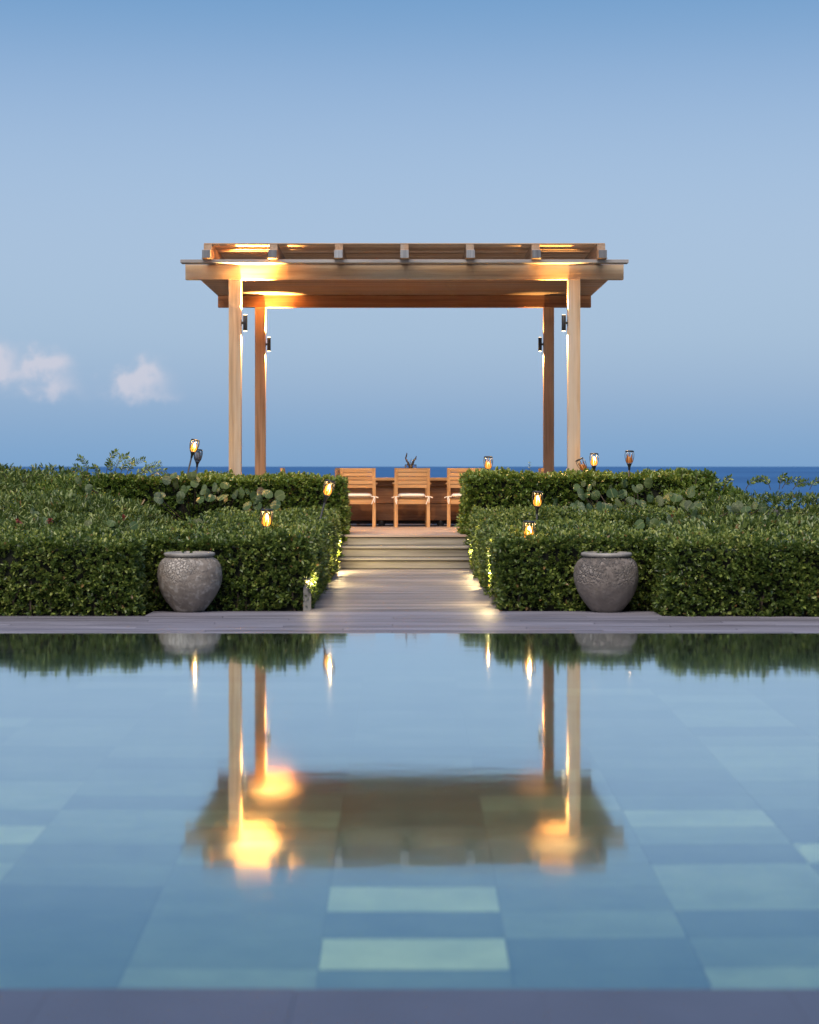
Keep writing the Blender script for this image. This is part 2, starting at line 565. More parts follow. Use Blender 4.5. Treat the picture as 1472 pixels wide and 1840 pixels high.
M['sea'] = sea_mat()
mg = bpy.data.materials.new('clear_glass')
mg.use_nodes = True
bb = mg.node_tree.nodes['Principled BSDF']
bb.inputs['Transmission Weight'].default_value = 1.0
bb.inputs['Roughness'].default_value = .03
bb.inputs['Base Color'].default_value = (.75, .9, 1, 1)
M['glass'] = mg


# ------------------------------------------------------------------ mesh helpers
class MB:
    def __init__(self):
        self.v, self.f = [], []

    def add(self, vs, fs):
        o = len(self.v)
        self.v += [tuple(p) for p in vs]
        self.f += [tuple(i + o for i in f) for f in fs]
        return self

    def box(self, x0, x1, y0, y1, z0, z1, c=0.0):
        """box; c chamfers the four long top/bottom edges all round"""
        if c <= 0:
            vs = [(x, y, z) for z in (z0, z1) for y in (y0, y1) for x in (x0, x1)]
            return self.add(vs, [(0, 2, 3, 1), (4, 5, 7, 6), (0, 1, 5, 4), (2, 6, 7, 3), (0, 4, 6, 2), (1, 3, 7, 5)])
        vs = []
        for z, i in ((z0, c), (z0 + c, 0), (z1 - c, 0), (z1, c)):
            vs += [(x0 + i, y0 + i, z), (x1 - i, y0 + i, z), (x1 - i, y1 - i, z), (x0 + i, y1 - i, z)]
        fs = [(3, 2, 1, 0), (12, 13, 14, 15)]
        for k in range(3):
            for j in range(4):
                a, b = k * 4 + j, k * 4 + (j + 1) % 4
                fs.append((a, b, b + 4, a + 4))
        return self.add(vs, fs)

    def tube(self, pts, rad, n=8, cap=True):
        """tube along points; rad a number or a list"""
        pts = [Vector(p) for p in pts]
        rs = rad if isinstance(rad, (list, tuple)) else [rad] * len(pts)
        vs, fs = [], []
        ref = None
        for i, p in enumerate(pts):
            d = (pts[min(i + 1, len(pts) - 1)] - pts[max(i - 1, 0)]).normalized()
            if ref is None:
                ref = Vector((1, 0, 0)) if abs(d.x) < .9 else Vector((0, 1, 0))
            a = d.cross(ref).normalized()
            b = d.cross(a)
            ref = b.cross(d) if False else ref
            for k in range(n):
                th = 2 * math.pi * k / n
                vs.append(p + (a * math.cos(th) + b * math.sin(th)) * rs[i])
        for i in range(len(pts) - 1):
            for k in range(n):
                a0, a1 = i * n + k, i * n + (k + 1) % n
                fs.append((a0, a1, a1 + n, a0 + n))
        if cap:
            fs.append(tuple(range(n - 1, -1, -1)))
            fs.append(tuple(range((len(pts) - 1) * n, len(pts) * n)))
        return self.add(vs, fs)

    def lathe(self, prof, n=40, close=False):
        vs, fs = [], []
        for (r, z) in prof:
            for k in range(n):
                th = 2 * math.pi * k / n
                vs.append((r * math.cos(th), r * math.sin(th), z))
        for i in range(len(prof) - 1):
            for k in range(n):
                a0, a1 = i * n + k, i * n + (k + 1) % n
                fs.append((a0, a1, a1 + n, a0 + n))
        if close:
            fs.append(tuple(range(n - 1, -1, -1)))
            fs.append(tuple(range((len(prof) - 1) * n, len(prof) * n)))
        return self.add(vs, fs)

    def prism_x(self, prof, x0, x1):
        """yz profile extruded along x"""
        n = len(prof)
        vs = [(x0, y, z) for y, z in prof] + [(x1, y, z) for y, z in prof]
        fs = [tuple(range(n)), tuple(range(2 * n - 1, n - 1, -1))]
        fs += [(i, i + n, (i + 1) % n + n, (i + 1) % n) for i in range(n)]
        return self.add(vs, fs)

    def mesh(self, name, smooth=False):
        me = bpy.data.meshes.new(name)
        me.from_pydata(self.v, [], self.f)
        me.validate()
        me.update()
        if smooth:
            me.polygons.foreach_set('use_smooth', [True] * len(me.polygons))
        return me

    def build(self, name, m, parent=None, smooth=False, loc=None):
        me = self.mesh(name, smooth)
        me.materials.append(m)
        return link(name, me, parent, loc)


def link(name, me, parent=None, loc=None):
    o = bpy.data.objects.new(name, me)
    COL.objects.link(o)
    if parent is not None:
        o.parent = parent
    if loc is not None:
        o.location = loc
    return o


def tag(o, label=None, cat=None, group=None, kind=None):
    for k, v in (('label', label), ('category', cat), ('group', group), ('kind', kind)):
        if v:
            o[k] = v
    return o


def empty(name, loc, label=None, cat=None, group=None, rz=0):
    o = bpy.data.objects.new(name, None)
    COL.objects.link(o)
    o.location = loc
    o.rotation_euler = (0, 0, rz)
    o.empty_display_size = .1
    return tag(o, label, cat, group)


def copy_tree(o, parent=None):
    c = o.copy()
    COL.objects.link(c)
    c.parent = parent
    for ch in o.children:
        copy_tree(ch, c)
    return c


def at(px, py, D):
    """point at distance D in front of the camera plane seen at a pixel of the photograph"""
    return Vector(((px - VX) / FPX * D, D, EYE + (VY - py) / FPX * D))


def lamp(name, typ, loc, power, col, parent, rot=None, size=.02, spot=None, blend=.5):
    d = bpy.data.lights.new(name, typ)
    d.energy = power
    d.color = col
    if typ in ('POINT', 'SPOT'):
        d.shadow_soft_size = size
    if typ == 'SPOT':
        d.spot_size = spot
        d.spot_blend = blend
    o = bpy.data.objects.new(name, d)
    COL.objects.link(o)
    o.parent = parent
    o.location = loc
    if rot:
        o.rotation_euler = rot
    return o


WARM = (1.0, .58, .22)
rng = np.random.default_rng(7)
rnd = random.Random(11)

# ------------------------------------------------------------------ ground, sea
g = MB()
xs = [-60, -12.02, 12.02, 60]
# garden ground with the pool cut out, a raised terrace under the pergola and a bank falling to the sea
g.box(-60, -12.02, -20, 60, -3, -.06)
g.box(12.02, 60, -20, 60, -3, -.06)
g.box(-12.02, 12.02, 13.6, 60, -3, -.06)
g.box(-12.02, 12.02, -20, 2.9, -3, -.06)
g.add([(-60, 60, -.06), (60, 60, -.06), (60, 95, -9), (-60, 95, -9), (-60, 60, -9), (60, 60, -9)],
      [(0, 1, 2, 3), (4, 0, 3), (1, 5, 2)])
tag(g.build('ground', M['soil']), 'dark soil of the garden beds', kind='structure')
tg = MB().box(-9, 9, 24.4, 36, -.05, UP - .06)
tag(tg.build('terrace', M['soil']), 'raised soil terrace carrying the pergola', kind='structure')
me = MB()
n = 96
rad = [40, 400, 2000, 9000, 60000]
vs = [(0, 0, 0)]
fs = []
for r in rad:
    vs += [(r * math.cos(2 * math.pi * k / n), r * math.sin(2 * math.pi * k / n), 0) for k in range(n)]
for k in range(n):
    fs.append((0, 1 + k, 1 + (k + 1) % n))
for i in range(len(rad) - 1):
    for k in range(n):
        a, b = 1 + i * n + k, 1 + i * n + (k + 1) % n
        fs.append((a, a + n, b + n, b))
me.add(vs, fs)
tag(me.build('sea', M['sea'], loc=(0, 0, -8)), 'deep blue sea reaching to the horizon', kind='structure')

# ------------------------------------------------------------------ pool
PX, PY0, PY1, DEPTH = 12.0, 4.30, 13.585, 1.22
FLOOR = WATER - DEPTH
tag(MB().add([(-PX, PY0, WATER), (PX, PY0, WATER), (PX, PY1, WATER), (-PX, PY1, WATER)], [(0, 1, 2, 3)]).build('water', M['water']),
    'still pool water mirroring the pergola and the evening sky', kind='structure')
pf = tag(MB().box(-PX, PX, PY0 - .2, PY1, FLOOR - .3, FLOOR - .012).build('pool_floor', M['grout']),
         'pale green tiled floor under the pool water', kind='structure')
wl = MB().box(-PX, PX, PY1 - .07, PY1, FLOOR - .3, WATER - .006)
wl.box(-PX - .2, -PX, PY0 - .2, PY1, FLOOR - .3, WATER + .01).box(PX, PX + .2, PY0 - .2, PY1, FLOOR - .3, WATER + .01)
wl.box(-PX, PX, PY0 - .22, PY0 - .02, FLOOR - .3, WATER - .05)
tag(wl.build('pool_wall', M['concrete']), 'stone pool wall with a flush overflow rim', kind='structure')
TW, TD = .605, .304
tme = MB().box(-TW / 2 + .0015, TW / 2 - .0015, -TD / 2 + .0015, TD / 2 - .0015, -.014, 0, .002).mesh('tile')
tme.materials.append(M['tile'])
TX0, TY0 = -.272, 6.70            # corner of one tile whose edges show clearly
bright = {(0, -1): 1.6, (0, -3): 1.65, (2, 3): 1.5, (2, 2): 1.15, (-2, 3): 1.2, (-3, 2): 1.6, (3, 1): 1.6, (2, -1): 1.25, (1, -2): 1.1,
          (0, -2): .86, (1, -3): .80, (1, -4): .78, (0, -4): .9, (-1, -4): 1.15, (-2, -1): .78, (-2, -2): .76, (-2, -3): .80, (-2, -4): .85,
          (-1, -1): .98, (-1, -2): .98, (-1, -3): .97, (1, -1): .97, (2, -2): .8, (2, -3): .98, (-3, -1): .78, (-3, -2): .78, (3, -1): 1.25}
count = 0
for j in range(-7, 19):
    y = TY0 + (j + .5) * TD
    half = (.232 * y + .4)
    for i in range(-9, 10):
        x = TX0 + (i + .5) * TW
        if abs(x) - TW / 2 > half or y < 4.6:
            continue
        k = bright.get((i, j), rnd.choice([.84, .92, .97, 1.0, 1.04, 1.12, 1.28]))
        t_ = link('tile', tme, pf, (x, y, FLOOR))
        t_.color = (min(.85, .165 * k ** 2.5), min(.88, .235 * k ** 2.2), min(.85, .175 * k ** 1.8), 1)
        count += 1
# near coping: slabs along the pool edge by the camera
terr = tag(MB().box(-PX - .3, PX + .3, -6, 3.2, -.06, WATER + .0).box(-PX - .3, PX + .3, 3.2, 4.27, -.06, WATER + .0105).build('pool_terrace', plain('joint_stone', (.058, .071, .110), .6, noise=.1)), 'stone terrace at the pool edge', kind='structure')
cs = plain('coping_stone', (.062, .076, .118), .5, noise=.15, scale=2.2)
cme = MB().box(-.2855, .2855, -.55, .55, -.05, 0, .0015).mesh('coping_slab')
cme.materials.append(cs)
for i in range(-6, 8):
    link('coping_slab', cme, terr, (-.254 + .572 * (i + .5), 3.75, WATER + .012 + rnd.uniform(-.0008, .0008)))


# ------------------------------------------------------------------ decks, path, steps
def plank_mesh(length, w, th, m, c=.004):
    me = MB().prism_x([(-w / 2, -th), (w / 2, -th), (w / 2, -c), (w / 2 - c, 0), (-w / 2 + c, 0), (-w / 2, -c)][::-1], -length / 2, length / 2).mesh('plank')
    me.materials.append(m)
    return me


deck = tag(MB().box(-9, 9, 13.6, 16.32, -.10, -.04).box(-2.30, 2.28, 16.32, 16.98, -.10, -.04).build('pool_deck', M['dark']),
           'weathered grey timber deck along the far side of the pool', kind='structure')
W = .14
full = plank_mesh(3.194, W - .010, .03, M['deck'])
mid = plank_mesh(4.58, W - .010, .03, M['deck'])
y = 13.68
row = 0
while y < 16.9:
    if y < 16.33:
        off = [0, 1.2, 2.1, .6, 1.7][row % 5]
        for k in range(-3, 4):
            x = k * 3.2 + off - .6
            if abs(x) < 8.0:
                o = link('plank', full, deck, (x, y, rnd.uniform(-.0015, .0015)))
    else:
        link('plank', mid, deck, (-.01, y, rnd.uniform(-.0015, .0015)))
    y += W
    row += 1
path = tag(MB().box(-.84, .84, 16.98, 23.7, -.10, -.04).build('path', M['dark']), 'grey timber boardwalk between the clipped hedges', kind='structure')
pm = plank_mesh(1.74, W - .010, .03, M['path'])
while y < 23.66:
    link('plank', pm, path, (rnd.uniform(-.004, .004), y, rnd.uniform(-.0015, .0015)))
    y += W
# steps
st = empty('steps', (0, 23.7, 0), 'three weathered timber steps up to the pergola deck', 'steps')
for i in range(3):
    yy0 = .3 * i
    MB().box(-.90, .90, yy0 + .034, yy0 + .06, .14 * i + .004, .14 * (i + 1) - .042, .003).build('riser', M['step'], st)
    if i < 2:
        MB().box(-.91, .91, yy0 + .0, yy0 + .165, .14 * (i + 1) - .03, .14 * (i + 1), .005).build('tread', M['step'], st)
        MB().box(-.91, .91, yy0 + .169, yy0 + .318, .14 * (i + 1) - .03, .14 * (i + 1), .005).build('tread', M['step'], st)
for s in (-1, 1):
    MB().box(s * .93 - .02, s * .93 + .02, .03, .66, -.04, .39).build('stringer', M['step'], st)
# upper deck
ud = tag(MB().box(-.9, .9, 24.35, 25.6, .30, UP - .034).box(-3.3, 3.3, 25.6, 31.9, .30, UP - .034).build('pergola_deck', M['dark']),
         'warm brown timber deck under the pergola', kind='structure')
nar = plank_mesh(1.82, W - .006, .03, M['updeck'])
wid = {}
y = 24.30 + W / 2
row = 0
while y < 31.9:
    if y < 25.6:
        link('plank', nar, ud, (0, y, UP + rnd.uniform(-.001, .001)))
    else:
        q_ = (1.3, -1.5, 2.1)[row % 3]
        for xa, xb in ((-3.3, q_), (q_, 3.3)):
            key = round(xb - xa, 2)
            if key not in wid:
                wid[key] = plank_mesh(key - .004, W - .006, .03, M['updeck'])
            link('plank', wid[key], ud, ((xa + xb) / 2, y, UP + rnd.uniform(-.001, .001)))
    y += W
    row += 1

# ------------------------------------------------------------------ pergola
DF, DB = 25.9, 30.42
PXX = 304.0 / FPX * DF            # half post spacing
H = lambda h: EYE + h             # heights were measured from the eye
pg = empty('pergola', (0, 28.16, UP), 'timber pergola with flat slatted roof and four square posts at the end of the boardwalk', 'pergola')
pg_o = Vector((0, 28.16, UP))


def pbuild(mb, name, m, parent=None, smooth=False):
    """world-space shape under the pergola, its origin at the shape's own centre so the grain runs on it"""
    v = np.array(mb.v)
    c = Vector(v.mean(0))
    mb.v = [tuple(Vector(p) - c) for p in mb.v]
    base = pg_o if parent is None else parent['_c']
    o = mb.build(name, m, pg if parent is None else parent, smooth)
    o.location = c - Vector(base)
    return o, c


posts = {}
for s in (-1, 1):
    for d in (DF, DB):
        x = s * PXX + (0 if d == DF else 0)
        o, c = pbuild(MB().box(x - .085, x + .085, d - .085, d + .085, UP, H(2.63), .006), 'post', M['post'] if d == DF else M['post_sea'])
        posts[(s, d)] = x
for d in (DF, DB):
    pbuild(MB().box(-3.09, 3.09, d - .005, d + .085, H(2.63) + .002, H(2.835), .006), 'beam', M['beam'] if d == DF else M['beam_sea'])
pbuild(MB().box(-3.125, 3.125, 25.60, 25.785, H(2.838), H(2.885), .004), 'cap_board', M['capboard'])
y = 26.05
sl = None
while y < 31.0:
    mb = MB().box(-3.11, 3.11, y, y + .105, H(2.838), H(2.866), .003)
    if sl is None:
        v = np.array(mb.v)
        c0 = Vector(v.mean(0))
        mb.v = [tuple(Vector(p) - c0) for p in mb.v]
        sl = mb.mesh('ceiling_slat')
        sl.materials.append(M['slat'])
        y00 = y
    link('ceiling_slat', sl, pg, c0 + Vector((0, y - y00, 0)) - pg_o)
    y += .150
for k in range(7):
    x = (k - 3) * .9155
    top, bot = H(3.10), H(2.888)
    mb = MB()
    f0 = 25.44
    prof = [(f0 + .20, top), (f0 + .20, top - .072), (f0 + .012, top - .10), (f0 + .012, bot), (31.0, bot), (31.0, top)]
    mb.prism_x(prof, x - .056, x + .056)
    o, c = pbuild(mb, 'rafter', M['rafter'])
    capm = MB().box(x - .0575, x + .0575, f0 - .004, f0 + .018, bot + .001, top - .103, .003)
    v = np.array(capm.v)
    cc = Vector(v.mean(0))
    capm.v = [tuple(Vector(p) - cc) for p in capm.v]
    capm.build('end_cap', M['greywood'], o, loc=cc - c)
    pbuild(MB().box(x - .066, x + .066, f0 - .012, 25.72, bot - .0025 - .008 + .008, bot - .0003), 'bearing_plate', M['rafter'])
y = 25.645
rs = None
while y < 31.0:
    mb = MB().box(-2.80, 2.80, y, y + .082, top + .002, top + .018, .003)
    if rs is None:
        v = np.array(mb.v)
        c1 = Vector(v.mean(0))
        mb.v = [tuple(Vector(p) - c1) for p in mb.v]
        rs = mb.mesh('roof_slat')
        rs.materials.append(M['roofslat'])
        y11 = y
    link('roof_slat', rs, pg, c1 + Vector((0, y - y11, rnd.uniform(-.001, .001))) - pg_o)
    y += .118

# up-and-down lamps on the inner faces of the posts
for (s, d, name_) in ((-1, DF, 'front post towards the paler urn'), (1, DF, 'front post towards the scaly urn'),
                      (-1, DB, 'sea side post towards the paler urn'), (1, DB, 'sea side post towards the scaly urn')):
    x = s * PXX - s * (.085 + .058)
    root = empty('wall_lamp', (x, d - .035, H(2.02)), 'black cylinder lamp on the pergola\'s ' + name_, 'wall lamp', 'lamps on the pergola posts')
    MB().lathe([(.0, -.11), (.026, -.112), (.030, -.108), (.030, .108), (.026, .112), (.0, .11)], 20).build('body', M['black'], root, True)
    bx = sorted((0, s * .056))
    MB().box(bx[0], bx[1], -.014, .014, -.018, .018, .003).build('arm', M['black'], root)
    bx = sorted((s * .052, s * .0578))
    MB().box(bx[0], bx[1], -.03, .03, -.045, .045, .002).build('wall_plate', M['black'], root)
    lm = M['lens'] if s < 0 else M['lens_dim']
    for q in (-1, 1):
        MB().lathe([(0.0, q * .1125), (.024, q * .1135), (.024, q * .118), (0.0, q * .119)], 16).build('lens', M['lens'] if q < 0 else lm, root, True)
    up_w = {(-1, DF): 4200, (1, DF): 450, (-1, DB): 2300, (1, DB): 90}[(s, d)]
    lamp('up_light', 'SPOT', (0, 0, .13), up_w, (1, .53, .15), root, (math.pi, 0, 0), .02, R(88), .8)
    lamp('down_light', 'SPOT', (0, 0, -.13), 420, (1, .58, .22), root, (0, 0, 0), .012, R(120), .6)


# ------------------------------------------------------------------ table, chairs, driftwood
def make_chair():
    """teak dining armchair; local -Y is the back, front faces +Y"""
    root = empty('dining_chair', (0, 0, 0))
    w = .238
    for s in (-1, 1):
        # rear leg runs on into the back post and leans back
        p = [(-.235, 0), (-.205, .42), (-.275, .88), (-.235, .88), (-.160, .44), (-.185, 0)]
        MB().prism_x(p, s * w - s * .0 - .024, s * w + .024).build('rear_leg', M['teakz'], root)
        MB().prism_x([(.215, 0), (.262, 0), (.262, .635), (.215, .635)], s * w - .024, s * w + .024).build('front_leg', M['teakz'], root)
        MB().box(s * (w + .012) - .034, s * (w + .012) + .034, -.215, .30, .637, .662, .006).build('armrest', M['teak'], root)
        MB().box(s * w - .014, s * w + .014, -.17, .215, .345, .415).build('side_rail', M['teak'], root)
    for k in range(5):
        z = .585 + k * .059
        yb = -.205 - (z - .42) * .152 + .012
        MB().box(-w + .024, w - .024, yb - .010, yb + .012, z, z + .056, .002).build('back_slat', M['teak'], root)
    MB().box(-w + .024, w - .024, -.195, -.172, .345, .412, .002).build('rear_rail', M['teak'], root)
    MB().box(-w + .024, w - .024, .225, .25, .345, .412, .002).build('front_rail', M['teak'], root)
    for k in range(6):
        MB().box(-w + .026, w - .026, -.15 + k * .062, -.10 + k * .062, .417, .435, .002).build('seat_slat', M['teak'], root)
    # cushion with soft edges and ties
    n, hw, hd = 14, .205, .215
    top, bot = [], []
    vs, fs = [], []
    for lay in (1, -1):
        for i in range(n + 1):
            for j in range(n + 1):
                u, v = i / n * 2 - 1, j / n * 2 - 1
                e = (1 - abs(u) ** 6) * (1 - abs(v) ** 6)
                vs.append((u * hw, .02 + v * hd, .472 + lay * .034 * max(e, 0) ** .35))
    m1 = (n + 1) ** 2
    for i in range(n):
        for j in range(n):
            a = i * (n + 1) + j
            fs.append((a, a + n + 1, a + n + 2, a + 1))
            fs.append((m1 + a, m1 + a + 1, m1 + a + n + 2, m1 + a + n + 1))
    cu = MB().add(vs, fs).build('cushion', M['cushion'], root, True)
    for s in (-1, 1):
        t = MB()
        b0 = (s * .195, -.19, .455)
        t.tube([b0, (s * .232, -.232, .458), (s * .273, -.20, .452), (s * .303, -.205, .44)], .009, 6)
        t.tube([(s * .243, -.238, .458), (s * .230, -.245, .41), (s * (.203 if s > 0 else .236), -.25, .345)], .008, 6)
        t.tube([(s * .243, -.238, .458), (s * .253, -.248, .43), (s * .246, -.25, .37)], .007, 6)
        t.build('tie', M['cushion'], cu)
    return root


proto = make_chair()
CH = [((-.69, 27.43), 0, 'teak armchair tucked at the boardwalk side of table, beside the lower hedge torch'),
      ((.107, 27.43), 2, 'teak armchair on the boardwalk side of table, directly before the driftwood'),
      ((.90, 27.43), -2, 'teak armchair on the boardwalk side of table, half behind the hedge end'),
      ((-.90, 29.05), 168, 'teak armchair on the sea side of table, angled out past the slatted chair'),
      ((.10, 29.1), 180, 'teak armchair on the sea side of table, facing across the driftwood'),
      ((1.14, 29.05), 190, 'teak armchair on the sea side of table near the short glowing torch'),
      ((-1.62, 28.2), -90, 'teak armchair at the table end towards the paler urn'),
      ((1.85, 28.2), 90, 'teak armchair at the table end towards the scaly urn')]
for i, ((x, y), a, lab) in enumerate(CH):
    c = proto if i == 0 else copy_tree(proto)
    c.location = (x, y, UP)
    c.rotation_euler = (0, 0, R(a))
    tag(c, lab, 'chair', 'dining chairs round the table')

tb = empty('dining_table', (.1, 28.2, UP), 'long teak dining table on a dark boxed plinth under the pergola', 'table')
for k in range(7):
    MB().box(-1.28, 1.28, -.5 + k * .143, -.5 + k * .143 + .139, .69, .732, .004).build('top_board', M['teak'], tb)
MB().box(-1.12, 1.12, -.40, .40, .61, .688, .004).build('apron', M['plinth'], tb)
MB().box(-1.05, 1.05, -.34, .34, .34, .606, .004).build('upper_panel', M['plinth'], tb)
MB().box(-1.05, 1.05, -.345, .345, .085, .333, .004).build('lower_panel', M['plinth'], tb)
MB().box(-.95, .95, -.28, .28, .03, .083).build('kick_base', M['dark'], tb)
for x in (-.98, -.45, .45, .98):
    for yy_ in (-.29, .29):
        MB().lathe([(.045, 0), (.05, .01), (.05, .07), (.045, .084)], 14, True).build('foot', M['black'], tb, loc=(x, yy_, 0))

# vase with driftwood
vz = UP + .733
vase = MB().lathe([(.0, .004), (.075, .004), (.085, .02), (.092, .10), (.088, .19), (.094, .20), (.086, .20), (.08, .19), (.084, .10), (.077, .024), (.0, .018)], 28)
vo = vase.build('glass_vase', M['glass'], smooth=True, loc=(.095, 28.1, vz))
tag(vo, 'low clear glass vase holding the driftwood on the table', 'vase')
dw = empty('driftwood', (.095, 28.1, vz + .022), 'forked brown driftwood branch standing upright in the glass vase', 'driftwood')


def rough_branch(pts, r0, r1, seed):
    q = random.Random(seed)
    out, rr = [], []
    for i in range(len(pts) - 1):
        for k in range(4):
            t = k / 4
            p = Vector(pts[i]).lerp(Vector(pts[i + 1]), t)
            out.append(p + Vector([q.uniform(-.005, .005) for _ in range(3)]))
            f = (i + t) / (len(pts) - 1)
            rr.append((r0 + (r1 - r0) * f) * q.uniform(.85, 1.2))
    out.append(Vector(pts[-1]))
    rr.append(r1 * .5)
    return out, rr


MB().tube(*rough_branch([(0.005, 0, 0), (0, 0, .09), (-.01, 0, .16)], .034, .026, 1), n=8).build('stem', M['drift'], dw, True)
MB().tube(*rough_branch([(-.01, 0, .13), (-.045, 0, .21), (-.078, .01, .275), (-.058, .01, .36)], .022, .006, 2), n=7).build('branch', M['drift'], dw, True)
MB().tube(*rough_branch([(.0, 0, .13), (.03, -.01, .20), (.058, -.01, .255), (.09, 0, .31)], .024, .006, 3), n=7).build('branch', M['drift'], dw, True)
MB().tube(*rough_branch([(.055, -.01, .25), (.075, -.01, .262), (.095, -.01, .262)], .009, .004, 4), n=6).build('twig', M['drift'], dw, True)
MB().tube(*rough_branch([(.0, 0, .15), (-.005, .01, .23), (.015, .015, .27)], .006, .002, 5), n=5).build('twig', M['drift'], dw, True)

# ------------------------------------------------------------------ urns
PROF = [(.0, .0), (.128, .0), (.140, .006), (.174, .046), (.220, .107), (.264, .184), (.289, .26), (.295, .337), (.284, .413), (.256, .464), (.220, .492), (.206, .500), (.205, .508)]


def smoothprof(p, n=4):
    p = [np.array(q) for q in p]
    out = []
    for i in range(len(p) - 1):
        p0, p1, p2, p3 = p[max(i - 1, 0)], p[i], p[i + 1], p[min(i + 2, len(p) - 1)]
        for k in range(n):
            t = k / n
            out.append(tuple(.5 * ((2 * p1) + (-p0 + p2) * t + (2 * p0 - 5 * p1 + 4 * p2 - p3) * t * t + (-p0 + 3 * p1 - 3 * p2 + p3) * t ** 3)))
    out.append(tuple(p[-1]))
    return out


def urn(loc, m, label, seed):
    root = empty('urn', loc, label, 'urn', 'urns beside the boardwalk', rz=seed)
    b = MB().lathe(smoothprof(PROF[1:], 4), 72, False)
    q = random.Random(seed)
    ph = [q.uniform(0, 6.28) for _ in range(6)]
    for i, (x, y, z) in enumerate(b.v):
        th = math.atan2(y, x)
        k = 1 + .008 * math.sin(3 * th + ph[0] + z * 9) + .006 * math.sin(7 * th + ph[1] - z * 14) + .004 * math.sin(13 * th + ph[2] + z * 31)
        b.v[i] = (x * k, y * k, z)
    b.build('body', m, root, True)
    MB().lathe(smoothprof([(.196, .500), (.222, .503), (.232, .514), (.233, .526), (.226, .536), (.205, .540), (.190, .534), (.182, .515), (.180, .47)], 3), 72).build('rim', M['pot_rim'], root, True)
    MB().lathe([(.0, .47), (.21, .47)], 40).build('inside', M['dark'], root)
    return root


urn((-1.967, 16.80, .001), M['pot_pale'], 'large stone urn with pale flaking blotches standing before the clipped hedge', 1)
urn((1.845, 16.78, .001), M['pot_scaly'], 'large dark stone urn with scaly flower relief standing before the clipped hedge', 4)


# ------------------------------------------------------------------ foliage
def unit(a):
    return a / np.maximum(np.linalg.norm(a, axis=1, keepdims=True), 1e-9)


def leaf_arrays(P, Dv, L, Wd, fold=.25, curl=.12, wide=.6):
    """one six-cornered folded leaf per row: base P, direction Dv, length L, half width Wd"""
    n = len(P)
    side = unit(np.cross(Dv, rng.normal(size=(n, 3)) * .55 + np.array([0, 0, 1.0])))
    nor = unit(np.cross(side, Dv))
    L, Wd = L[:, None], Wd[:, None]
    V = np.empty((n, 6, 3))
    V[:, 0] = P
    V[:, 1] = P + Dv * L * .38 + side * Wd * .8 + nor * Wd * fold
    V[:, 2] = P + Dv * L * (.38 + wide * .6) + side * Wd * .72 + nor * (Wd * fold - L * curl * .5)
    V[:, 3] = P + Dv * L - nor * L * curl
    V[:, 4] = P + Dv * L * (.38 + wide * .6) - side * Wd * .72 + nor * (Wd * fold - L * curl * .5)
    V[:, 5] = P + Dv * L * .38 - side * Wd * .8 + nor * Wd * fold
    return V


def leaf_mesh(name, V, m):
    n = len(V)
    me = bpy.data.meshes.new(name)
    me.vertices.add(n * 6)
    me.vertices.foreach_set('co', V.reshape(-1).astype(np.float32))
    base = (np.arange(n) * 6)[:, None]
    idx = np.concatenate([base + np.array([0, 1, 2, 3]), base + np.array([0, 3, 4, 5])], 1).reshape(-1).astype(np.int32)
    me.loops.add(n * 8)
    me.loops.foreach_set('vertex_index', idx)
    me.polygons.add(n * 2)
    me.polygons.foreach_set('loop_start', (np.arange(n * 2) * 4).astype(np.int32))
    me.update(calc_edges=True)
    me.materials.append(m)
    return me


def rosettes(P, A, per, L, W, spread=(.5, 1.1), rise=.0, jit=.22):
    """leaf whorls: points P, shoot axes A"""
    n = len(P)
    a = unit(np.cross(A, rng.normal(size=(n, 3))))
    b = np.cross(A, a)
    out = []
    ph = rng.uniform(0, 6.28, n)
    for k in range(per):
        th = ph + k * 2.4 + rng.normal(size=n) * .2
        tilt = rng.uniform(spread[0], spread[1], n) * (1.0 if k else .25)
        d = A * np.cos(tilt)[:, None] + (a * np.cos(th)[:, None] + b * np.sin(th)[:, None]) * np.sin(tilt)[:, None]
        d = unit(d + rng.normal(size=(n, 3)) * jit * .5)
        base = P + A * (k / per * -.6 * L)
        LL = L * rng.uniform(.65, 1.15, n)
        out.append(leaf_arrays(base, d, LL, LL * W * rng.uniform(.85, 1.15, n)))
    return np.concatenate(out)


